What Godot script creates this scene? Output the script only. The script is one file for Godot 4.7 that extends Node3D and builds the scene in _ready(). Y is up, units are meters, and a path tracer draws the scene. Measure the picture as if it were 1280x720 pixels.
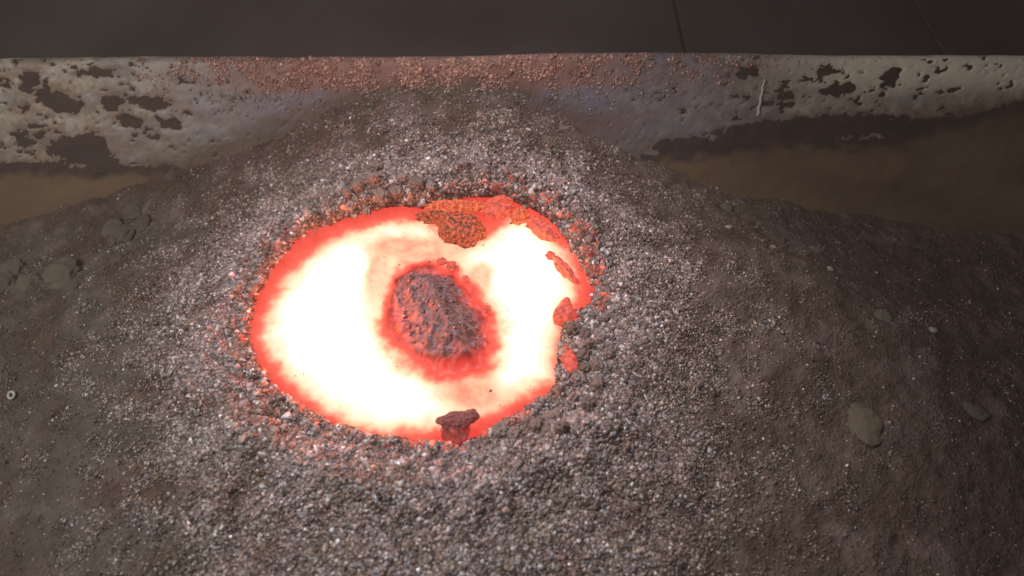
extends Node3D
# A pool of molten metal glowing through a heap of grey cover powder, seen from
# above against a steel wall with a peeling refractory wash. Units are metres;
# the pool's surface is y = 0, the camera side is +z, the wall stands at -z.

const SLOPE := 0.9599            # the wall leans back 55 degrees from level
const TOP := Vector3(0, 0.081, -0.352)
const OUTER := [-318, 69, -318, 19, -305, -27, -278, -82, -235, -115, -184, -137, -147, -145, -108, -139, -66, -157, -16, -161, 16, -148, 48, -127, 69, -97, 88, -57, 103, -13, 108, 23, 95, 43, 70, 53, 62, 87, 58, 115, 58, 137, 50, 154, 22, 172, -13, 195, -35, 213, -60, 222, -100, 218, -139, 213, -184, 200, -222, 180, -263, 154, -294, 123]
const CORE := [-296, 75, -296, 32, -286, -7, -263, -56, -230, -88, -191, -110, -149, -120, -106, -112, -68, -75, -29, -88, 2, -132, 32, -114, 59, -84, 77, -46, 85, 2, 65, 48, 58, 87, 57, 130, 27, 146, 0, 162, -31, 178, -71, 190, -105, 198, -145, 200, -186, 186, -225, 160, -263, 126, -286, 98]
const CRUST := [-142, -20, -112, -36, -81, -20, -55, 13, -34, 51, -28, 87, -39, 107, -74, 116, -103, 107, -126, 87, -143, 51, -152, 13]
const HALO := [-158, 19, -150, -24, -123, -46, -82, -40, -58, -13, -37, 23, -22, 60, -25, 126, -59, 140, -101, 129, -134, 98, -152, 63]
# height of the heap where it meets the wall, by x
const CONTACT := [-1.2, -0.15, -0.775, -0.115, -0.587, -0.07, -0.401, -0.016, -0.221, 0.04, -0.093, 0.058, 0.058, 0.031, 0.189, -0.021, 0.311, -0.065, 0.433, -0.087, 0.777, -0.125, 1.2, -0.16]

var rng := RandomNumberGenerator.new()
var noises := {}
var used := {}
var grids := {}
var gx0 := -0.5
var gz0 := -0.3
var gs := 0.003
var gw := 300
var gh := 264


func _ready() -> void:
	rng.seed = 7
	# ---------------------------------------------------------------- camera, air, lamps
	var cam := Camera3D.new()
	cam.name = "camera"
	cam.fov = 37.85
	cam.near = 0.02
	cam.far = 20.0
	add_child(cam)
	cam.look_at_from_position(Vector3(0, 0.80435, 0.67493), Vector3.ZERO, Vector3.UP)
	cam.current = true
	var lens := CameraAttributesPhysical.new()
	lens.frustum_focal_length = 35.0
	lens.frustum_focus_distance = 1.06
	lens.frustum_near = 0.02
	lens.frustum_far = 20.0
	lens.exposure_aperture = 3.5
	cam.attributes = lens
	var we := WorldEnvironment.new()
	we.name = "air"
	var env := Environment.new()
	env.background_mode = Environment.BG_COLOR
	env.background_color = Color(0.16, 0.16, 0.165)
	env.tonemap_mode = Environment.TONE_MAPPER_LINEAR
	env.tonemap_exposure = 1.0
	# thin haze added over the heap for a soft veil round the pool
	env.fog_enabled = true
	env.fog_density = 0.05
	env.fog_light_color = Color(0.9, 0.88, 0.88)
	env.sdfgi_enabled = true
	env.ssao_enabled = true
	env.ssil_enabled = true
	we.environment = env
	add_child(we)
	# unseen soft fill added from high up on the left, facing the wall
	area_lamp("added_fill", Vector3(-1.05, 1.25, 0.45), Vector3(-0.2, 0, -0.15), Vector2(0.7, 0.6), Color(1.0, 0.96, 0.91), 1.55)
	# a narrow spot added over the pool, its source unseen
	spot_lamp("added_spot", Vector3(-0.12, 1.35, -0.55), Vector3(-0.03, 0, 0.10), 22.0, Color(1.0, 0.92, 0.90), 1.8, 0.03)

	# ---------------------------------------------------------------- fields shared by pool and heap
	for n in [["big", 6.0], ["mid", 28.0], ["small", 90.0], ["tiny", 260.0], ["warp", 40.0], ["patch", 22.0], ["warp2", 40.0]]:
		var f := FastNoiseLite.new()
		f.seed = 11 + noises.size() * 13
		f.noise_type = FastNoiseLite.TYPE_SIMPLEX_SMOOTH
		f.frequency = n[1]
		f.fractal_octaves = 3
		noises[n[0]] = f
	for g in [["outer", OUTER], ["core", CORE], ["crust", CRUST], ["halo", HALO]]:
		grids[g[0]] = distances(polygon(g[1]))

	build_setting()
	build_wall()
	build_pool()
	build_heap()
	build_lumps()
	build_clods()
	build_pebbles()


# ==================================================================== small helpers
func area_lamp(called: String, from: Vector3, to: Vector3, size: Vector2, c: Color, e: float) -> void:
	var l := AreaLight3D.new()
	l.name = called
	l.area_size = size
	l.light_color = c
	l.light_energy = e
	l.shadow_enabled = true
	add_child(l)
	l.look_at_from_position(from, to, Vector3.UP)


func spot_lamp(called: String, from: Vector3, to: Vector3, angle: float, c: Color, e: float, size: float) -> void:
	var l := SpotLight3D.new()
	l.name = called
	l.spot_angle = angle
	l.spot_angle_attenuation = 1.0
	l.spot_range = 6.0
	l.spot_attenuation = 2.0
	l.light_size = size
	l.light_color = c
	l.light_energy = e
	l.shadow_enabled = true
	add_child(l)
	l.look_at_from_position(from, to, Vector3(0, 0, -1))


func numbered(called: String) -> String:
	used[called] = used.get(called, -1) + 1
	return called if used[called] == 0 else "%s_%03d" % [called, used[called]]


func tag(o: Node, label: String, category: String, group := "", kind := "") -> void:
	o.set_meta("label", label)
	o.set_meta("category", category)
	if group:
		o.set_meta("group", group)
	if kind:
		o.set_meta("kind", kind)


func put(called: String, m: Mesh, mat: Material, parent: Node = self) -> MeshInstance3D:
	var o := MeshInstance3D.new()
	o.name = numbered(called) if parent == self else called
	o.mesh = m
	o.material_override = mat
	parent.add_child(o, true)
	return o


func lin(r: float, g: float, b: float) -> Color:
	return Color(r, g, b).linear_to_srgb()


func nz(k: String, x: float, z: float) -> float:
	return noises[k].get_noise_2d(x, z)


func nz3(k: String, v: Vector3) -> float:
	return noises[k].get_noise_3d(v.x, v.y, v.z)


func noise_tex(freq: float, seed_: int, octaves := 4, as_normal := false, strength := 4.0, ramp: Gradient = null) -> NoiseTexture2D:
	var t := NoiseTexture2D.new()
	var f := FastNoiseLite.new()
	f.seed = seed_
	f.frequency = freq
	f.fractal_octaves = octaves
	t.noise = f
	t.width = 512
	t.height = 512
	t.seamless = true
	t.as_normal_map = as_normal
	t.bump_strength = strength
	t.color_ramp = ramp
	return t


func ramp2(a: Color, b: Color) -> Gradient:
	var g := Gradient.new()
	g.set_color(0, a)
	g.set_color(1, b)
	return g


func polygon(a: Array) -> PackedVector2Array:
	var p := PackedVector2Array()
	for i in range(0, a.size(), 2):
		var v := Vector2(a[i], a[i + 1]) * 0.001
		if a != CRUST and a != HALO and a.size() > 40:
			v += Vector2(-0.004 * smoothstep(-0.2, -0.3, v.x), 0.008 * smoothstep(0.10, 0.19, v.y))
		if a == HALO or a == CRUST:
			v = Vector2(-0.09, 0.042) + (v - Vector2(-0.09, 0.042)) * 0.94
		p.append(v)
	# one pass of corner cutting rounds the outline
	var q := PackedVector2Array()
	for i in p.size():
		var b := p[(i + 1) % p.size()]
		q.append(p[i].lerp(b, 0.25))
		q.append(p[i].lerp(b, 0.75))
	return q


func distances(p: PackedVector2Array) -> PackedFloat32Array:   # signed, positive inside
	var out := PackedFloat32Array()
	out.resize(gw * gh)
	var n := p.size()
	for j in gh:
		var z := gz0 + j * gs
		for i in gw:
			var x := gx0 + i * gs
			var best := 1e9
			var inside := false
			var a := p[n - 1]
			for k in n:
				var b := p[k]
				var ex := b.x - a.x
				var ez := b.y - a.y
				var t := clampf(((x - a.x) * ex + (z - a.y) * ez) / (ex * ex + ez * ez), 0.0, 1.0)
				var dx := a.x + ex * t - x
				var dz := a.y + ez * t - z
				best = minf(best, dx * dx + dz * dz)
				if (a.y > z) != (b.y > z) and x < a.x + (z - a.y) / (b.y - a.y) * ex:
					inside = not inside
				a = b
			out[j * gw + i] = sqrt(best) * (1.0 if inside else -1.0)
	return out


func sd(which: String, x: float, z: float) -> float:
	var g: PackedFloat32Array = grids[which]
	var u := clampf((x - gx0) / gs, 0.0, gw - 1.001)
	var v := clampf((z - gz0) / gs, 0.0, gh - 1.001)
	var i := int(u)
	var j := int(v)
	u -= i
	v -= j
	var k := j * gw + i
	var e := lerpf(lerpf(g[k], g[k + 1], u), lerpf(g[k + gw], g[k + gw + 1], u), v)
	# beyond the grid the distance goes on growing
	var ox := maxf(maxf(gx0 - x, x - (gx0 + gw * gs)), 0.0)
	var oz := maxf(maxf(gz0 - z, z - (gz0 + gh * gs)), 0.0)
	return e - ox - oz


func curve_at(a: Array, x: float) -> float:
	for i in range(0, a.size() - 2, 2):
		if x <= a[i + 2]:
			var t: float = clampf((x - a[i]) / (a[i + 2] - a[i]), 0.0, 1.0)
			return lerpf(a[i + 1], a[i + 3], t)
	return a[a.size() - 1]


func sheet(nx: int, ny: int, pts: PackedVector3Array, cols: PackedColorArray, uvs: PackedVector2Array, keep: PackedByteArray = PackedByteArray()) -> ArrayMesh:
	# a grid of points, rows towards the viewer, faced upwards
	var normals := PackedVector3Array()
	normals.resize(pts.size())
	for j in ny:
		for i in nx:
			var k := j * nx + i
			var a := pts[k + (1 if i < nx - 1 else 0)] - pts[k - (1 if i > 0 else 0)]
			var b := pts[k + (nx if j < ny - 1 else 0)] - pts[k - (nx if j > 0 else 0)]
			normals[k] = b.cross(a).normalized()
	var idx := PackedInt32Array()
	for j in ny - 1:
		for i in nx - 1:
			var k := j * nx + i
			if keep.size() and keep[k] + keep[k + 1] + keep[k + nx] + keep[k + nx + 1] == 0:
				continue
			idx.append_array([k, k + 1, k + nx, k + 1, k + nx + 1, k + nx])
	var arr := []
	arr.resize(Mesh.ARRAY_MAX)
	arr[Mesh.ARRAY_VERTEX] = pts
	arr[Mesh.ARRAY_NORMAL] = normals
	if cols.size():
		arr[Mesh.ARRAY_COLOR] = cols
	if uvs.size():
		arr[Mesh.ARRAY_TEX_UV] = uvs
	arr[Mesh.ARRAY_INDEX] = idx
	var m := ArrayMesh.new()
	m.add_surface_from_arrays(Mesh.PRIMITIVE_TRIANGLES, arr)
	return m


func ico(level: int) -> Array:   # [points on the unit sphere, triangles]
	var t := (1.0 + sqrt(5.0)) / 2.0
	var v: Array = []
	for p in [[-1, t, 0], [1, t, 0], [-1, -t, 0], [1, -t, 0], [0, -1, t], [0, 1, t], [0, -1, -t], [0, 1, -t], [t, 0, -1], [t, 0, 1], [-t, 0, -1], [-t, 0, 1]]:
		v.append(Vector3(p[0], p[1], p[2]).normalized())
	var f: Array = [[0, 11, 5], [0, 5, 1], [0, 1, 7], [0, 7, 10], [0, 10, 11], [1, 5, 9], [5, 11, 4], [11, 10, 2], [10, 7, 6], [7, 1, 8], [3, 9, 4], [3, 4, 2], [3, 2, 6], [3, 6, 8], [3, 8, 9], [4, 9, 5], [2, 4, 11], [6, 2, 10], [8, 6, 7], [9, 8, 1]]
	for l in level:
		var mid := {}
		var g: Array = []
		for tri in f:
			var m: Array = []
			for e in 3:
				var a: int = tri[e]
				var b: int = tri[(e + 1) % 3]
				var key := Vector2i(mini(a, b), maxi(a, b))
				if not mid.has(key):
					mid[key] = v.size()
					v.append(((v[a] + v[b]) * 0.5).normalized())
				m.append(mid[key])
			g.append_array([[tri[0], m[0], m[2]], [tri[1], m[1], m[0]], [tri[2], m[2], m[1]], [m[0], m[1], m[2]]])
		f = g
	return [v, f]


func stone(level: int, seed_: int, rough: float, flat := true, knobs := 2.2, fine := 0.0) -> ArrayMesh:
	# an uneven pebble of about unit radius
	var s := ico(level)
	var off := Vector3(seed_ * 3.17, seed_ * 1.31, seed_ * 7.7)
	var v: Array = []
	for p: Vector3 in s[0]:
		var k: float = 1.0 + rough * noises.big.get_noise_3dv((p * knobs * 0.1 + off)) * 1.5
		if fine > 0.0:
			k += fine * noises.mid.get_noise_3dv(p * 0.16 + off)
		v.append(p * k)
	var st := SurfaceTool.new()
	st.begin(Mesh.PRIMITIVE_TRIANGLES)
	st.set_smooth_group(-1 if flat else 0)
	for tri in s[1]:
		for e in [0, 2, 1]:
			st.add_vertex(v[tri[e]])
	st.generate_normals()
	return st.commit()


func box_mesh(a: Vector3, b: Vector3, c := 0.002) -> ArrayMesh:   # chamfered slab from corner a to corner b
	var st := SurfaceTool.new()
	st.begin(Mesh.PRIMITIVE_TRIANGLES)
	st.set_smooth_group(-1)
	var rings: Array = []
	for r in [[a.y, 0.0], [b.y - c, 0.0], [b.y, c]]:
		rings.append([Vector3(a.x + r[1], r[0], a.z + r[1]), Vector3(b.x - r[1], r[0], a.z + r[1]), Vector3(b.x - r[1], r[0], b.z - r[1]), Vector3(a.x + r[1], r[0], b.z - r[1])])
	for k in 2:
		for e in 4:
			var p: Vector3 = rings[k][e]
			var q: Vector3 = rings[k][(e + 1) % 4]
			var s: Vector3 = rings[k + 1][(e + 1) % 4]
			var t: Vector3 = rings[k + 1][e]
			for w in [p, q, s, p, s, t]:
				st.add_vertex(w)
	for w in [rings[2][0], rings[2][1], rings[2][2], rings[2][0], rings[2][2], rings[2][3], rings[0][0], rings[0][2], rings[0][1], rings[0][0], rings[0][3], rings[0][2]]:
		st.add_vertex(w)
	st.generate_normals()
	return st.commit()


func wall_point(x: float, t: float, out: float) -> Vector3:
	# t metres down the face from its top edge; above it the face rolls over into a narrow lip
	var c := cos(SLOPE)
	var s := sin(SLOPE)
	var n := Vector3(0, c, s)
	var wavy := 0.004 * sin(x * 3.1 + 0.6) + 0.0025 * sin(x * 9.0)
	if t >= 0.0:
		return TOP + Vector3(x, -t * s + wavy, t * c) + n * out
	var r := 0.012
	var a := minf(-t / r, 1.9)
	var centre := TOP - n * r
	var dir := Vector3(0, c * cos(a) + s * sin(a) * 0.0, s * cos(a)) if false else Vector3(0, cos(atan2(s, c) - a), sin(atan2(s, c) - a))
	return centre + dir * (r + out) + Vector3(x, wavy, 0)


func heap_height(x: float, z: float) -> float:
	var zw := -0.34 + (0.081 - curve_at(CONTACT, x)) * 0.7
	var yc := curve_at(CONTACT, x)
	yc = yc * 0.5 + 0.25 * (curve_at(CONTACT, x - 0.05) + curve_at(CONTACT, x + 0.05))
	var dx := (x + 0.1) * (0.95 if x < -0.1 else 0.85)
	var dz := (z - 0.045) * 1.0
	var r := sqrt(dx * dx + dz * dz)
	var e := maxf(0.0, r - 0.22)
	var far := 0.014 - 0.24 * e * e / (e + 0.08)
	var u := clampf((z - zw) / 0.26, 0.0, 1.0)
	u = u * u * (3.0 - 2.0 * u)
	var h := lerpf(yc, far, u)
	var d := -sd("outer", x, z)
	var near := exp(-maxf(d, 0.0) / 0.12)
	h += nz("big", x, z) * 0.010 * clampf(d / 0.15, 0.2, 1.0)
	h += nz("mid", x, z) * (0.0035 + 0.002 * near)
	h += nz("small", x, z) * 0.0022
	if d > 0.0:
		var back := smoothstep(0.08, -0.06, z)
		h += 0.009 * exp(-pow((d - 0.02) / 0.018, 2.0)) * (0.7 + 1.3 * nz("warp", x, z)) * back
		h -= (1.0 - back) * 0.008 * (1.0 - smoothstep(0.0, 0.05, d))
		h += (1.0 - back) * 0.013 * exp(-pow((d - 0.062) / 0.026, 2.0)) * smoothstep(0.15, 0.22, z)
	else:
		var s := clampf(-d / 0.02, 0.0, 1.0)
		h -= 0.008 * smoothstep(-0.06, 0.08, z)
		h = lerpf(h, -0.03, s * s * (3.0 - 2.0 * s))
	return h


# ==================================================================== the setting
func build_setting() -> void:
	var pit := StandardMaterial3D.new()
	pit.albedo_color = lin(0.05, 0.045, 0.04)
	pit.roughness = 0.95
	pit.uv1_triplanar = true
	pit.normal_enabled = true
	pit.normal_texture = noise_tex(0.02, 5, 5, true, 6.0)
	var g := put("ground", box_mesh(Vector3(-3, -0.5, -3), Vector3(3, -0.3, 3)), pit)
	tag(g, "dark packed earth floor under the heap and the steel wall", "ground", "", "structure")

	var steel := StandardMaterial3D.new()
	steel.albedo_texture = noise_tex(0.006, 31, 5, false, 4.0, ramp2(lin(0.018, 0.019, 0.021), lin(0.042, 0.042, 0.045)))
	steel.roughness = 0.85
	steel.metallic = 0.0
	steel.uv1_triplanar = true
	steel.uv1_world_triplanar = true
	steel.uv1_scale = Vector3(1.3, 1.3, 1.3)
	steel.heightmap_enabled = true
	steel.heightmap_texture = noise_tex(0.05, 32, 5)
	steel.heightmap_scale = 0.05
	var deck := Node3D.new()
	deck.name = "deck"
	add_child(deck)
	tag(deck, "dark steel plate deck beyond the top of the wall", "deck", "", "structure")
	var y := 0.072
	for s in [[-1.6, 0.256], [0.2625, 0.640], [0.6432, 1.6]]:
		var p := put("plate", box_mesh(Vector3(s[0], y - 0.012, -1.5), Vector3(s[1], y, -0.352), 0.0015), steel, deck)
		p.rotation.y = 0.0
	var under := put("deck_frame", box_mesh(Vector3(-1.6, 0.03, -1.5), Vector3(1.6, y - 0.016, -0.38)), steel, deck)
	under.set_meta("label", "dark frame under the deck plates")


func build_wall() -> void:
	var wall := Node3D.new()
	wall.name = "vessel_wall"
	add_child(wall)
	tag(wall, "steel vessel wall with pale wash peeling off in brown patches behind the heap", "wall")
	# flaked places: x, t (down the face), half width, half height, turn
	var P := [
		[-0.700, 0.014, 0.016, 0.010, 0.1], [-0.708, 0.028, 0.012, 0.007, 0.2], [-0.678, 0.024, 0.007, 0.007, 0.4], [-0.665, 0.048, 0.045, 0.014, 0.25], [-0.715, 0.058, 0.010, 0.006, 0.5],
		[-0.722, 0.106, 0.012, 0.012, 0.0], [-0.697, 0.098, 0.010, 0.007, -0.3], [-0.640, 0.118, 0.055, 0.022, 0.0], [-0.615, 0.135, 0.04, 0.014, 0.2], [-0.7, 0.140, 0.06, 0.006, -0.05], [-0.56, 0.080, 0.020, 0.012, 0.3],
		[-0.585, 0.050, 0.020, 0.012, -0.2], [-0.53, 0.052, 0.035, 0.009, 0.1], [-0.53, 0.100, 0.010, 0.005, 0.3], [-0.5, 0.083, 0.018, 0.008, 0.0], [-0.735, 0.022, 0.006, 0.006, 0.0], [-0.735, 0.094, 0.010, 0.004, 0.0],
		[-0.475, 0.022, 0.012, 0.004, 0.3], [-0.6, 0.008, 0.03, 0.006, 0.0],
		[0.335, 0.047, 0.010, 0.004, 0.1], [0.395, 0.030, 0.006, 0.006, -0.5], [0.398, 0.043, 0.013, 0.007, -0.2], [0.372, 0.056, 0.014, 0.004, -0.2], [0.398, 0.060, 0.009, 0.006, -0.2], [0.475, 0.034, 0.027, 0.010, -0.15],
		[0.43, 0.022, 0.018, 0.003, -0.1], [0.550, 0.014, 0.014, 0.010, -0.6], [0.548, 0.027, 0.018, 0.005, -0.2], [0.46, 0.010, 0.018, 0.008, 0.0], [0.34, 0.012, 0.02, 0.008, -0.2], [0.62, 0.006, 0.012, 0.005, -0.3],
		[0.41, 0.098, 0.08, 0.020, 0.0], [0.5, 0.086, 0.09, 0.016, -0.03], [0.57, 0.090, 0.05, 0.011, 0.0], [0.62, 0.078, 0.03, 0.004, -0.2], [0.345, 0.108, 0.05, 0.014, 0.1], [0.26, 0.118, 0.05, 0.012, 0.0],
		[0.27, 0.128, 0.06, 0.010, -0.1],
	]
	var x0 := -1.15
	var dx := 0.0026
	var nx := 886
	var t0 := -0.024
	var dt := 0.0026
	var ny := 122
	var base := PackedVector3Array()
	var bc := PackedColorArray()
	var coat := PackedVector3Array()
	var cc := PackedColorArray()
	var keep := PackedByteArray()
	var wk: FastNoiseLite = noises.warp
	var w2: FastNoiseLite = noises.warp2
	for j in ny:
		var t := t0 + j * dt
		for i in nx:
			var x := x0 + i * dx
			var wx := x + 0.012 * wk.get_noise_2d(x * 0.9, t * 1.6) + 0.006 * nz("small", x * 0.8, t * 1.2)
			var wt := t + 0.008 * w2.get_noise_2d(x * 0.9, t * 1.6) + 0.004 * nz("small", x + 3.0, t)
			# lower edge of the wash, a ragged line that climbs to the right
			var edge := 0.142 + 0.012 * nz("big", x * 0.6, 0.0) - 0.06 * smoothstep(0.5, 0.8, x) - 0.034 * smoothstep(0.15, 0.4, x)
			var cover := (edge - wt) / 0.012
			for q in P:
				var ex: float = wx - q[0]
				if absf(ex) > 0.12:
					continue
				var et: float = wt - q[1]
				var ca := cos(q[4])
				var sa := sin(q[4])
				var a: float = (ex * ca + et * sa) / (q[2] * (0.85 if x < 0.0 else 1.0))
				var b: float = (-ex * sa + et * ca) / q[3]
				cover = minf(cover, (sqrt(a * a + b * b) - 1.0) * 0.9 * minf(q[3] / 0.006, 1.5))
			# small broken scabs, in drifts
			cover = minf(cover, (0.47 - nz("small", x * 0.5, t * 0.9 + 2.0) - 0.5 * nz("patch", x * 0.7 + 2.0, t) + 0.45 * exp(-pow((x + 0.08) / 0.3, 2.0))) * 5.0)
			# little pits where drops have hit
			cover = minf(cover, (0.62 - nz("small", x * 0.55 + 9.0, t * 0.7)) * 6.0)
			var rough := nz("mid", x, t) * 0.0006 + nz("small", x, t) * 0.0004
			base.append(wall_point(x, t, rough + nz("big", x, t) * 0.002))
			# bare face: dark scale, rustier and dustier below the wash
			var dust := smoothstep(edge + 0.004, edge + 0.026, t + 0.012 * nz("mid", x, t * 2.0))
			var scale := Color(0.046, 0.028, 0.022).lerp(Color(0.026, 0.019, 0.018), 0.5 + 0.9 * nz("mid", x * 0.6, t))
			var low := Color(0.150, 0.105, 0.064).lerp(Color(0.098, 0.064, 0.042), 0.5 + 0.9 * nz("big", x * 0.8, t * 2.0))
			bc.append(scale.lerp(low, dust))
			var lift := clampf(cover, -1.0, 1.0) * 0.0013
			coat.append(wall_point(x, t, rough * 0.6 + lift + nz("big", x, t) * 0.002 + nz("tiny", x, t) * 0.0002))
			keep.append(1 if cover > -0.6 else 0)
			# wash: warm off-white, scorched greyer towards the heap, where a blue sheen is painted in
			var tone := 0.5 + 0.7 * nz("patch", x * 0.5, t * 1.2) + 0.3 * nz("mid", x, t)
			var c := Color(0.36, 0.345, 0.31).lerp(Color(0.25, 0.215, 0.165), clampf(tone, 0.0, 1.0))
			# smudges and runs: smoke, rust and lime
			c = c.lerp(Color(0.17, 0.165, 0.18), clampf(1.6 * nz("mid", x * 0.35 + 8.0, t * 0.9) + 0.15, 0.0, 0.75))
			c = c.lerp(Color(0.22, 0.145, 0.085), clampf(1.5 * nz("patch", x * 0.8 + 1.0, t * 1.5) + 0.6 * nz("small", x * 1.2, t * 0.3) - 0.05, 0.0, 0.6))
			c = c.lerp(Color(0.42, 0.42, 0.39), clampf(1.4 * nz("mid", x * 0.5 + 15.0, t) - 0.2, 0.0, 0.5))
			c = c * (1.0 + 0.25 * nz("small", x, t) + 0.2 * nz("tiny", x, t))
			# rust bleeds out round the bare places
			c = c.lerp(Color(0.16, 0.10, 0.065), 0.75 * smoothstep(0.8, -0.1, cover + 0.5 * nz("small", x, t + 5.0)))
			var burnt_sheen := exp(-pow((x + 0.08) / 0.36, 2.0))  # scorched grey with a cool sheen painted in
			c = c.lerp(Color(0.15, 0.165, 0.245), clampf(burnt_sheen * 1.3 - 0.05 + 0.5 * nz("mid", x * 0.7 + 4.0, t * 2.0) * burnt_sheen, 0.0, 1.0))
			c = c.lerp(Color(0.16, 0.135, 0.11), clampf(smoothstep(0.07, 0.15, t) * 0.7 + 0.8 * nz("patch", x + 5.0, t), 0.0, 0.8))
			c = c.lerp(Color(0.15, 0.085, 0.07), 0.75 * exp(-pow((x - 0.11) / 0.09, 2.0) - pow((t - 0.085) / 0.022, 2.0)))
			# the pool's red glow painted into the wash along the top edge
			var lip_glow := smoothstep(0.048, 0.026, t + 0.012 * nz("mid", x, t)) * smoothstep(-0.52, -0.3, x) * smoothstep(0.26, 0.05, x)
			c = c.lerp(Color(0.26, 0.13, 0.11), 0.8 * lip_glow)
			c = c.lerp(Color(0.66, 0.64, 0.56), smoothstep(0.3, 0.55, x) * smoothstep(0.06, 0.01, t) * 0.9)
			# dust climbs the face at the right
			c = c.lerp(Color(0.085, 0.068, 0.045), 0.9 * smoothstep(0.025, 0.075, t - 0.10 * (0.74 - x) + 0.012 * nz("mid", x, t)) * smoothstep(0.52, 0.66, x))
			# powder clings to the face just above the heap
			var up := (wall_point(x, t, 0.0).y - curve_at(CONTACT, x)) + 0.012 * nz("mid", x, t)
			c = c.lerp(Color(0.095, 0.068, 0.052), 0.9 * smoothstep(0.035, 0.004, up) * smoothstep(0.25, 0.0, x))
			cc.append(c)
	var steel := StandardMaterial3D.new()
	steel.vertex_color_use_as_albedo = true
	steel.roughness = 0.75
	put("wall_face", sheet(nx, ny, base, bc, PackedVector2Array()), steel, wall)
	var wash := StandardMaterial3D.new()
	wash.vertex_color_use_as_albedo = true
	wash.roughness = 0.55
	put("wash_coating", sheet(nx, ny, coat, cc, PackedVector2Array(), keep), wash, wall).set_meta("label", "pale refractory wash, flaked and scorched, with red glow and blue sheen painted in")
	# the back of the wall, so that it has thickness
	var back := put("wall_back", box_mesh(Vector3(-1.15, -0.3, -0.42), Vector3(1.15, 0.03, -0.362)), steel, wall)
	back.position = Vector3.ZERO
	# a pale run of wash
	var st := SurfaceTool.new()
	st.begin(Mesh.PRIMITIVE_TRIANGLES)
	st.set_smooth_group(0)
	var prev: Array = []
	for k in 14:
		var f := k / 13.0
		var t := 0.022 + 0.052 * f
		var x := 0.3655 - 0.006 * f + 0.0006 * sin(k * 1.7)
		var w := 0.0016 + 0.0008 * f
		var ring: Array = []
		for a in 5:
			var q := PI * a / 4.0
			ring.append(wall_point(x - w * cos(q), t, 0.0016 + 0.0016 * sin(q)))
		if prev.size():
			for a in 4:
				for v in [prev[a], prev[a + 1], ring[a], prev[a + 1], ring[a + 1], ring[a]]:
					st.add_vertex(v)
		prev = ring
	st.generate_normals()
	var pale := StandardMaterial3D.new()
	pale.albedo_color = lin(0.5, 0.48, 0.43)
	pale.roughness = 0.6
	put("wash_run", st.commit(), pale, wall).set_meta("label", "thin pale run of wash down the right of the wall")


# ==================================================================== the melt
func heat(x: float, z: float) -> float:   # 0 dull red, 14 orange, 20 yellow, above 30 white hot
	var o := sd("outer", x, z)
	var c := sd("core", x, z) + 0.005 + 0.007 * nz("mid", x + 4.0, z) + 0.002 * nz("small", x, z + 4.0)
	c = minf(c, o - 0.004)
	var d: float
	if c > 0.0:
		d = 14.0 + c * 900.0
	elif o > 0.0:
		d = 14.0 * o / (o - c)
	else:
		d = o * 700.0
	var ragged := 0.011 * nz("mid", x * 0.9, z * 0.9) + 0.003 * nz("small", x, z)
	var hl := sd("halo", x, z) + ragged
	var cr := sd("crust", x, z) + 0.005 + ragged * 1.3 + 0.003 * nz("small", x + 1.0, z)
	var e: float
	if hl < 0.0:
		e = 11.0 - hl * 1000.0
	elif cr < 0.0:
		e = 11.0 * cr / (cr - hl)
	else:
		e = -cr * 500.0
	d = minf(d, e)
	# a thin cooler film over parts of the melt
	for b in [[-0.150, -0.072, 0.05, 0.024, 21.0], [-0.105, -0.066, 0.06, 0.028, 22.0], [-0.172, -0.03, 0.02, 0.06, 23.0], [-0.045, 0.158, 0.045, 0.026, 21.0], [-0.04, -0.02, 0.02, 0.03, 23.0]]:
		var u: float = (x - b[0]) / b[2]
		var v: float = (z - b[1]) / b[3]
		var k := clampf(1.4 - sqrt(u * u + v * v) + 0.3 * nz("mid", x, z), 0.0, 1.0)
		if d > b[4]:
			d = lerpf(d, b[4], smoothstep(0.0, 1.0, k))
	return d


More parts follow.
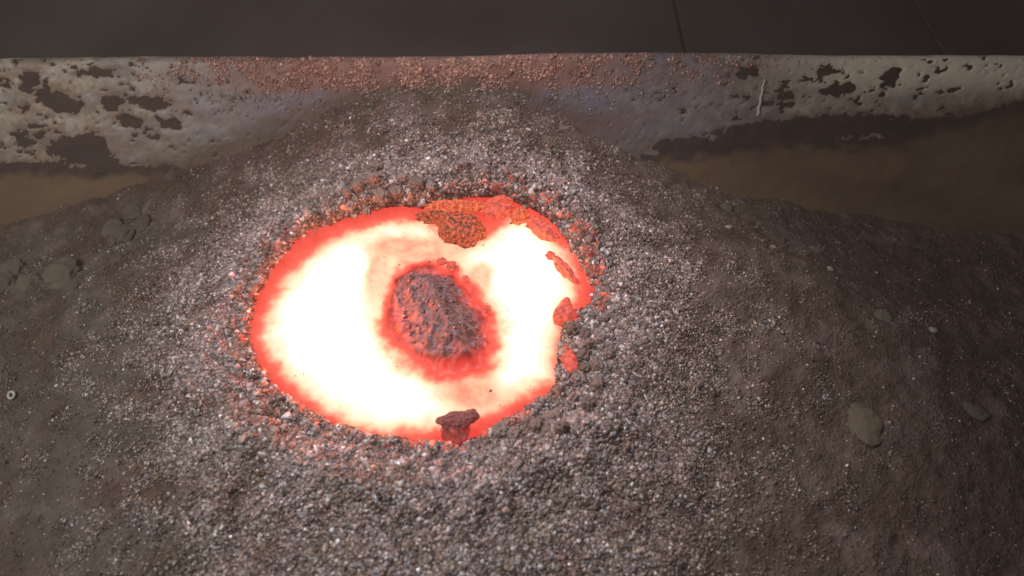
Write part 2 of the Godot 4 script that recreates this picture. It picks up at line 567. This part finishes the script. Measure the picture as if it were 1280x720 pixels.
func build_pool() -> void:
	# how hot the surface is, laid out as a plan of the pool: what it radiates, with soft bloom painted into the red edge
	var ramp := Gradient.new()
	ramp.interpolation_mode = Gradient.GRADIENT_INTERPOLATE_LINEAR
	var stops := [[-12.0, 0.0, 0.0, 0.0], [-7.0, 0.06, 0.004, 0.003], [-3.0, 0.30, 0.017, 0.011], [1.0, 0.72, 0.045, 0.032], [9.0, 0.94, 0.075, 0.05], [15.0, 1.02, 0.13, 0.085], [20.0, 1.1, 0.36, 0.22], [25.0, 1.3, 0.76, 0.48], [32.0, 1.9, 1.05, 0.74], [40.0, 4.0, 1.9, 1.05], [54.0, 17.0, 5.8, 2.3], [80.0, 38.0, 11.0, 3.8]]
	var w := 900
	var h := 800
	var im := Image.create_empty(w, h, false, Image.FORMAT_RGBAF)
	# heat is smooth: taken every third pixel and blended between
	var cw := w / 3 + 2
	var ch := h / 3 + 2
	var coarse := PackedFloat32Array()
	coarse.resize(cw * ch)
	for j in ch:
		for i in cw:
			coarse[j * cw + i] = heat(-0.36 + 0.51 * (i * 3) / w, -0.2 + 0.46 * (j * 3) / h)
	var data := PackedFloat32Array()
	data.resize(w * h * 4)
	var mid: FastNoiseLite = noises.mid
	var small: FastNoiseLite = noises.small
	var tiny: FastNoiseLite = noises.tiny
	for j in h:
		for i in w:
			var u := i / 3.0
			var v := j / 3.0
			var a := int(u)
			var b := int(v)
			u -= a
			v -= b
			var k := b * cw + a
			var d := lerpf(lerpf(coarse[k], coarse[k + 1], u), lerpf(coarse[k + cw], coarse[k + cw + 1], u), v)
			var q := (j * w + i) * 4
			data[q + 3] = 1.0
			if d < -14.0:
				continue
			if d < 45.0:
				var x := -0.36 + 0.51 * i / w
				var z := -0.2 + 0.46 * j / h
				d += mid.get_noise_2d(x, z) * 3.5 + small.get_noise_2d(x, z) * 1.0 + tiny.get_noise_2d(x, z) * 0.7
			var s := 0
			while s < stops.size() - 2 and d > stops[s + 1][0]:
				s += 1
			var f: float = clampf((d - stops[s][0]) / (stops[s + 1][0] - stops[s][0]), 0.0, 1.0)
			data[q] = lerpf(stops[s][1], stops[s + 1][1], f)
			data[q + 1] = lerpf(stops[s][2], stops[s + 1][2], f)
			data[q + 2] = lerpf(stops[s][3], stops[s + 1][3], f)
	im = Image.create_from_data(w, h, false, Image.FORMAT_RGBAF, data.to_byte_array())
	var heat_map := ImageTexture.create_from_image(im)

	var melt := StandardMaterial3D.new()
	melt.albedo_color = lin(0.04, 0.025, 0.02)
	melt.roughness = 0.8
	melt.metallic_specular = 0.25
	melt.emission_enabled = true
	melt.emission = Color.WHITE
	melt.emission_operator = BaseMaterial3D.EMISSION_OP_MULTIPLY
	melt.emission_texture = heat_map
	melt.emission_energy_multiplier = 1.0
	melt.texture_repeat = false
	var x0 := -0.345
	var z0 := -0.185
	var st := 0.003
	var nx := 160
	var ny := 144
	var pts := PackedVector3Array()
	var uvs := PackedVector2Array()
	var keep := PackedByteArray()
	for j in ny:
		for i in nx:
			var x := x0 + i * st
			var z := z0 + j * st
			var o := sd("outer", x, z)
			var c := sd("core", x, z)
			var y := 0.0
			if c < 0.0:
				var k := clampf(-c / maxf(o - c, 0.004), 0.0, 1.1)
				y = lerpf(0.002, 0.014, smoothstep(0.08, -0.06, z)) * k * k + (nz("small", x, z) * 0.0022 + nz("tiny", x, z) * 0.0007) * minf(k * 2.0, 1.0)
			pts.append(Vector3(x, y, z))
			uvs.append(Vector2((x + 0.36) / 0.51, (z + 0.2) / 0.46))
			keep.append(1 if o > -0.010 else 0)
	var pool := put("glowing_melt_pool", sheet(nx, ny, pts, PackedColorArray(), uvs, keep), melt)
	tag(pool, "white hot pool of molten metal with a red glowing edge in the heap", "molten metal")
	# the pool's own light, just over its brightest part
	var l := OmniLight3D.new()
	l.name = "melt_light"
	l.position = Vector3(-0.2, 0.035, 0.07)
	l.light_color = Color(1.0, 0.42, 0.27)
	l.light_energy = 0.02
	l.light_size = 0.012
	l.omni_range = 4.0
	l.omni_attenuation = 2.0
	l.shadow_enabled = true
	add_child(l)

	# the crust island
	var crust := StandardMaterial3D.new()
	crust.vertex_color_use_as_albedo = true
	crust.roughness = 0.5
	crust.emission_enabled = true
	crust.emission = Color.WHITE
	crust.emission_operator = BaseMaterial3D.EMISSION_OP_MULTIPLY
	crust.emission_texture = heat_map
	crust.texture_repeat = true
	crust.uv1_scale = Vector3.ONE
	var cc := PackedColorArray()
	var s2 := 0.0014
	nx = 112
	ny = 148
	pts = PackedVector3Array()
	uvs = PackedVector2Array()
	keep = PackedByteArray()
	for j in ny:
		for i in nx:
			var x := -0.17 + i * s2
			var z := -0.057 + j * s2
			var hl := sd("halo", x, z) + 0.011 * nz("mid", x * 0.9, z * 0.9)
			var y := crust_height(x, z)
			pts.append(Vector3(x, y, z))
			uvs.append(Vector2((x + 0.36) / 0.51, (z + 0.2) / 0.46))
			keep.append(1 if hl > -0.006 else 0)
			var rind := smoothstep(-0.002, 0.008, sd("crust", x, z) + 0.004)
			cc.append(Color(0.05, 0.022, 0.02).lerp(Color(1, 1, 1), rind) * Color(0.12, 0.068, 0.076).lerp(Color(0.25, 0.155, 0.175), clampf(0.4 + nz("small", x + 2.0, z) + nz("tiny", x, z) * 0.6, 0.0, 1.0)))
	var isle := put("glowing_crust_island", sheet(nx, ny, pts, cc, uvs, keep), crust)
	tag(isle, "dark purple grey slag crust floating in the middle of the molten pool", "slag crust")


func crust_height(x: float, z: float) -> float:
	var k := clampf((sd("halo", x, z) + 0.011 * nz("mid", x * 0.9, z * 0.9)) / 0.045, -0.3, 1.0)
	if k <= 0.0:
		return -0.003 + k * 0.01
	# a ridge runs down the middle from the far end towards the near right
	var ridge := (x + 0.092) * 0.86 - (z - 0.03) * 0.42
	var y := 0.010 * smoothstep(0.0, 1.0, k) + 0.010 * exp(-absf(ridge) / 0.016) * smoothstep(0.1, 0.8, k)
	return y + (absf(nz("mid", x * 1.2, z * 1.2)) * 0.007 + absf(nz("small", x * 0.6, z * 0.6)) * 0.002) * smoothstep(0.0, 0.35, k)


# ==================================================================== the heap
func build_heap() -> void:
	var x0 := -1.1
	var st := 0.0035
	var nx := 630
	var z0 := -0.37
	var ny := 286
	var pts := PackedVector3Array()
	var cols := PackedColorArray()
	var keep := PackedByteArray()
	for j in ny:
		for i in nx:
			var x := x0 + i * st
			var z := z0 + j * st
			pts.append(Vector3(x, heap_height(x, z), z))
			var d := -sd("outer", x, z)
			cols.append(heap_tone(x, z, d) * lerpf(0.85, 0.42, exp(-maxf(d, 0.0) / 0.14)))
			keep.append(1 if d > -0.03 else 0)
	var dust := StandardMaterial3D.new()
	dust.vertex_color_use_as_albedo = true
	dust.roughness = 0.85
	dust.uv1_triplanar = true
	dust.uv1_scale = Vector3(6, 6, 6)
	dust.heightmap_enabled = true
	dust.heightmap_texture = noise_tex(0.06, 61, 4)
	dust.heightmap_scale = 0.25
	var heap := Node3D.new()
	heap.name = "powder_heap"
	add_child(heap)
	tag(heap, "heap of grey brown cover powder piled against the wall round the pool", "powder heap")
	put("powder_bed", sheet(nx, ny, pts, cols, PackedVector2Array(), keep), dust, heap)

	# loose grains lying on it
	var n := 262000
	var kinds := 3
	var where: Array = [[], [], []]
	var tint: Array = [[], [], []]
	var made := 0
	while made < n:
		var x := rng.randf_range(-0.8, 0.8)
		var z := rng.randf_range(-0.37, 0.6)
		var d := -sd("outer", x, z)
		if d < -0.006:
			continue
		var near := exp(-d / 0.13)
		var toward := smoothstep(-0.05, 0.35, z) * exp(-pow((x + 0.05) / 0.25, 2.0)) * (1.0 - smoothstep(0.40, 0.60, z))
		var rich := clampf(near + 0.6 * toward + 0.25 * nz("patch", x * 0.6, z * 0.6), 0.0, 1.0)
		if rng.randf() > 0.035 + 0.965 * smoothstep(0.12, 0.75, rich + 0.35 * nz("mid", x * 0.7, z * 0.7)):
			continue
		made += 1
		var r := lerpf(0.0007, 0.00132, clampf(rich * 1.2, 0.0, 1.0)) * exp(rng.randfn(0.0, 0.3)) * (1.0 + 0.9 * exp(-maxf(d, 0.0) / 0.05) * smoothstep(-0.1, 0.35, nz("mid", x * 1.3, z * 1.3 + 6.0)))
		var y := heap_height_fast(pts, nx, ny, x0, z0, st, x, z)
		var b := Basis.from_euler(Vector3(rng.randf() * TAU, rng.randf() * TAU, rng.randf() * TAU)).scaled(Vector3(r, r * rng.randf_range(0.7, 1.1), r * rng.randf_range(0.8, 1.2)))
		var k := rng.randi() % kinds
		where[k].append(Transform3D(b, Vector3(x, y + r * rng.randf_range(-0.2, 0.55), z)))
		var c := heap_tone(x, z, d)
		if rng.randf() < 0.3 * rich + 0.12 * nz("patch", x + 7.0, z):
			c = c.lerp(Color(0.30, 0.31, 0.36), 0.7)
		c *= exp(rng.randfn(0.0, 0.55))
		if rng.randf() < 0.018:
			c = Color(0.62, 0.60, 0.61)  # white grains painted in as glints
		tint[k].append(c)
	var grain := StandardMaterial3D.new()
	grain.vertex_color_use_as_albedo = true
	grain.roughness = 0.3
	grain.metallic_specular = 0.6
	for k in kinds:
		scatter("loose_grains", stone(1, 20 + k, 0.7, false), grain, where[k], tint[k], heap)

	# grains at the brink that glow themselves
	for q in [["glowing_grains", Color(0.16, 0.009, 0.006), 1500, 0.003, 0.0075], ["glowing_grains", Color(0.5, 0.03, 0.013), 600, 0.002, 0.006], ["glowing_grains", Color(1.0, 0.13, 0.04), 200, -0.001, 0.006]]:
		where = []
		tint = []
		while where.size() < q[2]:
			var x := rng.randf_range(-0.34, 0.13)
			var z := rng.randf_range(-0.18, 0.24)
			var upper := smoothstep(-0.05, 0.03, x) * smoothstep(0.08, 0.03, z)
			var d := -sd("outer", x, z)
			if absf(d - q[3] - 0.004 * upper) > q[4] * (1.0 + 0.5 * upper) * absf(rng.randfn(0.4, 0.5)) or nz("mid", x, z) < -0.25 + 0.3 * rng.randf():
				continue
			if rng.randf() > clampf(upper + 0.35 * smoothstep(0.12, 0.2, z) + 0.08, 0.0, 1.0) or nz("small", x * 0.6, z * 0.6) < -0.1:
				continue
			var r := 0.0013 * exp(rng.randfn(0.0, 0.42))
			var y := maxf(heap_height_fast(pts, nx, ny, x0, z0, st, x, z), 0.002)
			where.append(Transform3D(Basis.from_euler(Vector3(rng.randf() * TAU, rng.randf() * TAU, 0)).scaled(Vector3(r, r, r)), Vector3(x, y + r * 0.5, z)))
			tint.append(Color(0.2, 0.12, 0.1) * exp(rng.randfn(0.0, 0.3)))
		var hot := grain.duplicate()
		hot.emission_enabled = true
		hot.emission = (q[1] as Color).linear_to_srgb()
		scatter(q[0], stone(1, 33, 0.7, false), hot, where, tint, heap)
	# grit on the crust island
	where = []
	tint = []
	while where.size() < 420:
		var x := rng.randf_range(-0.16, -0.02)
		var z := rng.randf_range(-0.04, 0.13)
		var c := sd("crust", x, z)
		if c < 0.002 or rng.randf() > 0.35 + 0.65 * smoothstep(-0.2, 0.3, nz("mid", x, z)):
			continue
		var r := 0.0010 * exp(rng.randfn(0.0, 0.45))
		where.append(Transform3D(Basis.from_euler(Vector3(rng.randf() * TAU, rng.randf() * TAU, 0)).scaled(Vector3(r, r, r)), Vector3(x, crust_height(x, z) - r * 0.1, z)))
		tint.append(Color(0.18, 0.10, 0.12) * exp(rng.randfn(0.0, 0.45)))
	scatter("crust_grit", stone(1, 34, 0.7, false), grain, where, tint, get_node("glowing_crust_island"))

	# grains thrown up on to the wall
	where = []
	tint = []
	for q in 24000:
		var x := rng.randfn(-0.1, 0.2)
		var t := absf(rng.randfn(-0.004, 0.03)) - 0.012
		if x < -0.55 or x > 0.4 or t > 0.11 or rng.randf() > 0.5 + 1.4 * nz("mid", x * 0.8, t):
			continue
		var r := 0.00075 * exp(rng.randfn(0.0, 0.45))
		var b := Basis.from_euler(Vector3(rng.randf() * TAU, rng.randf() * TAU, rng.randf() * TAU)).scaled(Vector3(r, r, r))
		where.append(Transform3D(b, wall_point(x, t, 0.0018 + nz("big", x, t) * 0.002)))
		var lip_glow := smoothstep(0.045, 0.025, t)  # redder near the top edge, the pool's glow painted on the grains
		tint.append(Color(0.24, 0.23, 0.25).lerp(Color(0.38, 0.235, 0.205), lip_glow) * exp(rng.randfn(0.0, 0.45)))
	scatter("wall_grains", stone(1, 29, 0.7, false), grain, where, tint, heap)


func heap_tone(x: float, z: float, d: float) -> Color:
	# burnt pale grey round the pool, raw brown powder farther out
	var near := clampf(exp(-maxf(d, 0.0) / 0.12) * 0.85 + 0.45 * nz("patch", x * 0.5, z * 0.5) + 0.3 * nz("mid", x * 0.8 + 3.0, z * 0.8), 0.0, 1.0)
	var raw := Color(0.125, 0.098, 0.078).lerp(Color(0.098, 0.092, 0.077), smoothstep(-0.1, -0.5, x)).lerp(Color(0.092, 0.064, 0.050), smoothstep(0.25, 0.55, x))  # right end darkened in the colour for light falloff
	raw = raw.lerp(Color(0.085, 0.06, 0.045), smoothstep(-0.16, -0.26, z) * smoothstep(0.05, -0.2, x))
	var c := raw.lerp(Color(0.28, 0.216, 0.224), near)
	c = c.lerp(Color(0.095, 0.062, 0.050), clampf(1.5 * nz("patch", x * 0.45 + 20.0, z * 0.45 + 3.0) + 0.12, 0.0, 0.8))
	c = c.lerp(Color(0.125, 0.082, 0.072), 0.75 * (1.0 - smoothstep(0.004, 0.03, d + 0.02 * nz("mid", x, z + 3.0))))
	return c * (1.0 + 0.3 * nz("mid", x, z) + 0.25 * nz("small", x, z))


func heap_height_fast(pts: PackedVector3Array, nx: int, ny: int, x0: float, z0: float, st: float, x: float, z: float) -> float:
	var u := clampf((x - x0) / st, 0.0, nx - 1.01)
	var v := clampf((z - z0) / st, 0.0, ny - 1.01)
	var i := int(u)
	var j := int(v)
	var k := j * nx + i
	return lerpf(lerpf(pts[k].y, pts[k + 1].y, u - i), lerpf(pts[k + nx].y, pts[k + nx + 1].y, u - i), v - j)


func scatter(called: String, m: Mesh, mat: Material, where: Array, tint: Array, parent: Node) -> void:
	var mm := MultiMesh.new()
	mm.transform_format = MultiMesh.TRANSFORM_3D
	mm.use_colors = true
	mm.mesh = m
	mm.instance_count = where.size()
	var buf := PackedFloat32Array()
	buf.resize(where.size() * 16)
	for i in where.size():
		var t: Transform3D = where[i]
		var c: Color = tint[i]
		var v := [t.basis.x.x, t.basis.y.x, t.basis.z.x, t.origin.x, t.basis.x.y, t.basis.y.y, t.basis.z.y, t.origin.y, t.basis.x.z, t.basis.y.z, t.basis.z.z, t.origin.z, c.r, c.g, c.b, 1.0]
		for e in 16:
			buf[i * 16 + e] = v[e]
	mm.buffer = buf
	var o := MultiMeshInstance3D.new()
	o.name = called if parent != self else numbered(called)
	o.multimesh = mm
	o.material_override = mat
	o.set_meta("kind", "stuff")
	parent.add_child(o, true)


func ember(cold: Color, hot: Color, freq: float, seed_: int, bias: float, albedo: Color) -> StandardMaterial3D:
	# hot stone: glows unevenly through a cooler skin
	var g := Gradient.new()
	g.set_color(0, cold.linear_to_srgb())
	g.set_color(1, hot.linear_to_srgb())
	g.set_offset(0, bias - 0.16)
	g.set_offset(1, bias + 0.16)
	var m := StandardMaterial3D.new()
	m.albedo_color = albedo.linear_to_srgb()
	m.roughness = 0.6
	m.emission_enabled = true
	m.emission = Color.WHITE
	m.emission_operator = BaseMaterial3D.EMISSION_OP_MULTIPLY
	m.emission_texture = noise_tex(freq, seed_, 5, false, 4.0, g)
	m.uv1_triplanar = true
	m.uv1_world_triplanar = true
	m.uv1_scale = Vector3(8, 8, 8)
	m.heightmap_enabled = true
	m.heightmap_texture = noise_tex(freq, seed_, 5)
	m.heightmap_scale = 0.3
	return m


func lump(called: String, m: Mesh, mat: Material, at: Vector3, size: Vector3, turn: Vector3, parent: Node = self) -> MeshInstance3D:
	var o := put(called, m, mat, parent)
	o.position = at
	o.rotation = turn
	o.scale = size
	return o


func build_lumps() -> void:
	var rock := ember(Color(0.03, 0.003, 0.002), Color(0.95, 0.12, 0.03), 0.045, 91, 0.51, Color(0.06, 0.03, 0.025))
	var red := ember(Color(0.36, 0.02, 0.014), Color(0.95, 0.10, 0.055), 0.03, 92, 0.47, Color(0.12, 0.06, 0.05))
	var orange := ember(Color(0.40, 0.024, 0.010), Color(1.0, 0.19, 0.05), 0.04, 93, 0.52, Color(0.08, 0.04, 0.03))
	var dull := ember(Color(0.10, 0.007, 0.006), Color(0.60, 0.040, 0.030), 0.02, 94, 0.5, Color(0.10, 0.05, 0.05))
	var o := lump("glowing_rock", stone(4, 41, 0.16, false, 1.6, 0.05), rock, Vector3(-0.066, 0.012, -0.090), Vector3(0.032, 0.019, 0.023), Vector3(0.1, -0.25, -0.05))
	tag(o, "dark oval rock with glowing orange speckles at the far edge of the pool", "rock")
	o = lump("glowing_crust", stone(4, 42, 0.4, false, 2.5, 0.12), rock, Vector3(-0.103, 0.012, -0.113), Vector3(0.022, 0.008, 0.008), Vector3(0.0, -0.1, 0.1))
	tag(o, "dark glowing crust bridging the rim left of the oval rock", "crust piece")
	o = lump("glowing_crust", stone(4, 43, 0.45, false, 3.0, 0.12), orange, Vector3(-0.068, 0.016, -0.127), Vector3(0.040, 0.007, 0.010), Vector3(0.0, 0.0, 0.0))
	tag(o, "long bright orange crust on the rim behind the oval rock", "crust piece")
	o = lump("glowing_lump", stone(3, 44, 0.3, false, 2.0, 0.08), red, Vector3(-0.018, 0.014, -0.129), Vector3(0.021, 0.013, 0.014), Vector3(0, 0.3, 0))
	tag(o, "smooth red hot lump right of the oval rock", "slag lump")
	o = lump("glowing_lump", stone(3, 45, 0.4, false, 2.0, 0.1), orange, Vector3(0.010, 0.012, -0.114), Vector3(0.013, 0.010, 0.009), Vector3(0, 0.8, 0))
	tag(o, "small orange lump at the far right bend of the rim", "slag lump")
	o = lump("glowing_lump", stone(3, 46, 0.4, false, 2.0, 0.12), red, Vector3(0.040, 0.011, -0.091), Vector3(0.023, 0.010, 0.011), Vector3(0, -0.75, 0))
	tag(o, "long red hot lump along the upper right rim of the pool", "slag lump")
	o = lump("glowing_shard", stone(3, 47, 0.45, false, 1.8, 0.1), red, Vector3(0.066, 0.012, -0.020), Vector3(0.006, 0.006, 0.025), Vector3(0, 0.55, 0))
	tag(o, "narrow red shard leaning off the right rim above the triangular one", "slag shard")
	o = lump("glowing_shard", stone(2, 48, 0.4, false, 1.8, 0.1), red, Vector3(0.049, 0.008, -0.047), Vector3(0.006, 0.004, 0.007), Vector3(0, 0.3, 0))
	tag(o, "tiny red nub at the tip of the narrow shard", "slag shard")
	o = lump("glowing_shard", wedge(), red, Vector3(0.064, 0.010, 0.044), Vector3(1, 1, 1), Vector3(0, 0, 0))
	tag(o, "triangular red shard jutting into the white melt at the right", "slag shard")
	o = lump("glowing_lump", stone(3, 49, 0.4, false, 2.0, 0.1), red, Vector3(0.066, 0.006, 0.118), Vector3(0.010, 0.009, 0.018), Vector3(0, 0.2, 0))
	tag(o, "red lump on the right rim below the triangular shard", "slag lump")
	var post := Node3D.new()
	post.name = numbered("slag_stump")
	post.position = Vector3(-0.061, 0.0, 0.207)
	add_child(post)
	tag(post, "mushroom shaped slag stump with a dark cap at the near edge of the pool", "slag stump")
	lump("stem", stone(3, 50, 0.2, false, 1.8, 0.05), dull, Vector3(0.0, 0.006, 0.0), Vector3(0.015, 0.014, 0.017), Vector3(0, 0.2, 0), post)
	var cap := ember(Color(0.04, 0.004, 0.004), Color(0.24, 0.016, 0.014), 0.05, 95, 0.55, Color(0.12, 0.07, 0.075))
	lump("cap", stone(3, 51, 0.22, false, 1.8, 0.05), cap, Vector3(0.001, 0.020, -0.004), Vector3(0.021, 0.0065, 0.010), Vector3(0.15, 0.1, 0.0), post)
	lump("cap_tip", stone(3, 52, 0.2, false, 1.8, 0.04), cap, Vector3(0.017, 0.021, -0.009), Vector3(0.008, 0.006, 0.008), Vector3(0, 0, 0), post)
	var k := 0
	for f in [[-0.058, -0.012, 0.0045, "red fleck floating off the upper right edge of the crust"], [-0.077, -0.033, 0.0065, "red knob on the far edge of the crust, the larger of two"], [-0.090, -0.042, 0.005, "red knob at the very far tip of the crust"], [-0.030, 0.035, 0.004, "red fleck beside the right edge of the crust"]]:
		o = lump("glowing_fleck", stone(2, 60 + k, 0.5, false, 2.0, 0.1), red, Vector3(f[0], 0.003, f[1]), Vector3(f[2], f[2] * 0.7, f[2] * 1.3), Vector3(0, k, 0))
		tag(o, f[3], "slag fleck", "flecks round the crust")
		k += 1
	# soot specks floating on the melt
	var where: Array = []
	var tint: Array = []
	while where.size() < 90:
		var x := rng.randf_range(-0.32, 0.1)
		var z := rng.randf_range(-0.15, 0.22)
		if sd("core", x, z) < 0.0 or sd("halo", x, z) > 0.0:
			continue
		var near := exp(-absf(sd("halo", x, z)) / 0.03) + 0.5 * exp(-sd("core", x, z) / 0.02)
		if rng.randf() > near + 0.05:
			continue
		var r := 0.0007 * exp(rng.randfn(0.0, 0.35))
		where.append(Transform3D(Basis.from_scale(Vector3(r, r * 0.6, r)), Vector3(x, 0.0005, z)))
		tint.append(Color(0.2, 0.12, 0.08))
	var soot := StandardMaterial3D.new()
	soot.vertex_color_use_as_albedo = true
	soot.roughness = 0.9
	scatter("slag_specks", stone(1, 70, 0.5), soot, where, tint, self)
	tag(get_node("slag_specks"), "tiny dark slag specks floating on the molten metal", "slag specks", "", "stuff")


func wedge() -> ArrayMesh:   # a rounded three cornered shard lying flat
	var plan := polygon([-16, 8, -13, 0, -2, -19, 6, -20, 9, -8, 15, 8, 10, 17, -6, 18, -14, 15])
	var st := SurfaceTool.new()
	st.begin(Mesh.PRIMITIVE_TRIANGLES)
	st.set_smooth_group(0)
	var n := plan.size()
	var prof := [[0.9, -0.012], [1.0, -0.002], [0.97, 0.002], [0.85, 0.005], [0.5, 0.007], [0.0, 0.0075]]
	for k in prof.size() - 1:
		for i in n:
			var quad: Array = []
			for e in [[k, i], [k, (i + 1) % n], [k + 1, i], [k + 1, (i + 1) % n]]:
				var p: Vector2 = plan[e[1]] * prof[e[0]][0]
				quad.append(Vector3(p.x, prof[e[0]][1] + 0.002 * nz("small", p.x * 2.0, p.y * 2.0), p.y))
			for v in [quad[0], quad[2], quad[1], quad[1], quad[2], quad[3]]:
				st.add_vertex(v)
	st.generate_normals()
	return st.commit()


func build_clods() -> void:
	var mats: Array = []
	for c in [Color(0.22, 0.165, 0.155), Color(0.17, 0.125, 0.12), Color(0.25, 0.20, 0.20)]:
		var m := StandardMaterial3D.new()
		m.albedo_color = c.linear_to_srgb()
		m.roughness = 0.6
		m.uv1_triplanar = true
		m.uv1_world_triplanar = true
		m.uv1_scale = Vector3(9, 9, 9)
		m.heightmap_enabled = true
		m.heightmap_texture = noise_tex(0.04, 71, 3)
		m.heightmap_scale = 0.3
		mats.append(m)
	var shapes: Array = []
	for k in 4:
		shapes.append(stone(3, 80 + k, 0.38, false, 2.4, 0.10))
	var sets := [
		["grey pink cinder clod above the pool's upper left rim", "cinder clods above the upper left rim", [-268, -117, 6, -256, -142, 7, -240, -152, 6, -219, -138, 7, -197, -162, 9, -195, -126, 7, -172, -138, 10, -154, -146, 9, -132, -131, 9, -126, -153, 10, -186, -186, 10, -160, -122, 7, -108, -149, 8, -205, -148, 8, -183, -158, 8, -146, -165, 8, -245, -130, 6, -228, -160, 6], true],
		["grey cinder clod crowding the right rim of the pool", "cinder clods on the right rim", [72, 72, 9, 86, 80, 8, 82, 111, 9, 97, 128, 8, 76, 144, 9, 95, 157, 8, 68, 172, 8, 83, 183, 8, 100, 48, 7, 100, 16, 6, 110, 60, 6, 90, 97, 8, 104, 92, 6, 112, 112, 6, 84, 128, 7], false],
		["brown grey cinder clod right of the slag stump", "cinder clods on the near right rim", [46, 194, 8, 26, 207, 9, 2, 216, 8, -12, 212, 9, 18, 200, 7, 53, 218, 8, 36, 214, 7], true],
	]
	for s in sets:
		var a: Array = s[2]
		var row: Array = []
		for i in range(0, a.size(), 3):
			var x: float = a[i] * 0.001
			var z: float = a[i + 1] * 0.001
			var r: float = a[i + 2] * 0.00098
			var o := lump("cinder_clod", shapes[rng.randi() % 4], mats[rng.randi() % 3], Vector3(x, heap_height(x, z) + r * 0.35, z), Vector3(r, r * rng.randf_range(0.7, 0.95), r * rng.randf_range(0.75, 1.1)), Vector3(0, rng.randf() * TAU, rng.randf_range(-0.4, 0.4)))
			o.set_meta("sort", x if s[3] else z)
			row.append(o)
			tag(o, s[0], "clod", s[1])
		row.sort_custom(func(p, q): return p.get_meta("sort") < q.get_meta("sort"))
		var words := ["first", "second", "third", "fourth", "fifth", "sixth", "seventh", "eighth", "ninth", "tenth", "eleventh", "twelfth", "thirteenth", "fourteenth", "fifteenth", "sixteenth", "seventeenth", "eighteenth"]
		for i in row.size():
			row[i].set_meta("label", "%s, %s from the %s" % [s[0], words[i], "left" if s[3] else "top"])


func pebble_mat(c: Color, rough: float) -> StandardMaterial3D:
	var m := StandardMaterial3D.new()
	m.albedo_color = c.linear_to_srgb()
	m.roughness = rough
	m.uv1_triplanar = true
	m.uv1_world_triplanar = true
	m.uv1_scale = Vector3(6, 6, 6)
	m.heightmap_enabled = true
	m.heightmap_texture = noise_tex(0.04, 72, 4)
	m.heightmap_scale = 0.05
	return m


func build_pebbles() -> void:
	var olive := pebble_mat(Color(0.115, 0.110, 0.088), 0.9)
	var grey := pebble_mat(Color(0.095, 0.085, 0.073), 0.9)
	var pale := pebble_mat(Color(0.34, 0.32, 0.29), 0.5)
	var shapes: Array = []
	for k in 3:
		shapes.append(stone(3, 100 + k, 0.24, false, 1.7, 0.05))
	var list := [
		[-0.571, -0.162, 0.014, 0.021, olive, "pale olive pebble at the left foot of the wall, the palest of its cluster"], [-0.549, -0.197, 0.015, 0.017, grey, "round pebble touching the wall's foot, farthest back of the left cluster"],
		[-0.545, -0.142, 0.016, 0.017, grey, "broad grey brown pebble in front of the left cluster by the wall"], [-0.522, -0.160, 0.010, 0.016, grey, "narrow upright pebble, rightmost of the cluster by the left wall foot"],
		[-0.600, -0.060, 0.022, 0.026, olive, "largest dull olive pebble half buried at the left of the heap"], [-0.648, -0.052, 0.016, 0.018, olive, "dull olive pebble left of the largest one"], [-0.700, -0.100, 0.016, 0.020, olive, "dull pebble at the left edge of the picture below the wall"],
		[-0.690, -0.060, 0.018, 0.018, grey, "grey pebble at the left edge, in front of the dull edge pebble"], [-0.570, -0.030, 0.014, 0.016, grey, "grey pebble just in front of the largest olive one"], [-0.530, -0.078, 0.009, 0.010, grey, "small grey pebble right of the largest olive one"],
		[0.400, 0.180, 0.019, 0.026, pebble_mat(Color(0.12, 0.108, 0.080), 0.95), "flat pale olive stone lying alone on the dark right of the heap"], [0.535, 0.030, 0.005, 0.005, pale, "bright chip of stone far right on the heap"],
		[0.470, 0.020, 0.010, 0.012, olive, "small dull olive pebble left of the bright chip"], [0.432, -0.079, 0.0045, 0.0045, pale, "small white crumb at the upper right of the heap"], [0.362, -0.120, 0.004, 0.006, pale, "pale crumb on the right slope near the wall's foot"],
		[0.315, -0.208, 0.010, 0.008, olive, "light flake where the right slope meets the wall"], [0.300, -0.140, 0.004, 0.006, pale, "pale crumb highest on the right slope"], [0.545, 0.150, 0.016, 0.009, grey, "long dull pebble near the right edge, in the dark"],
	]
	var k := 0
	for p in list:
		var y := heap_height(p[0], p[1])
		var r := minf(p[2], p[3])
		var o := lump("pebble", shapes[k % 3], p[4], Vector3(p[0], y + r * 0.04, p[1]), Vector3(p[2], r * 0.5, p[3]), Vector3(0, k * 0.35 - 0.3 if k > 9 else 0.1, 0))
		tag(o, p[5], "pebble", "pebbles lying on the heap")
		k += 1
	var ring := TorusMesh.new()
	ring.inner_radius = 0.0022
	ring.outer_radius = 0.0056
	ring.rings = 24
	ring.ring_segments = 10
	var bead := pebble_mat(Color(0.42, 0.43, 0.45), 0.3)
	var b := lump("metal_ring", ring, bead, Vector3(-0.585, heap_height(-0.585, 0.140) + 0.005, 0.140), Vector3(1, 0.8, 1), Vector3(0.5, 0, 0.15))
	tag(b, "tiny pale metal ring lying at the left edge of the heap", "ring")
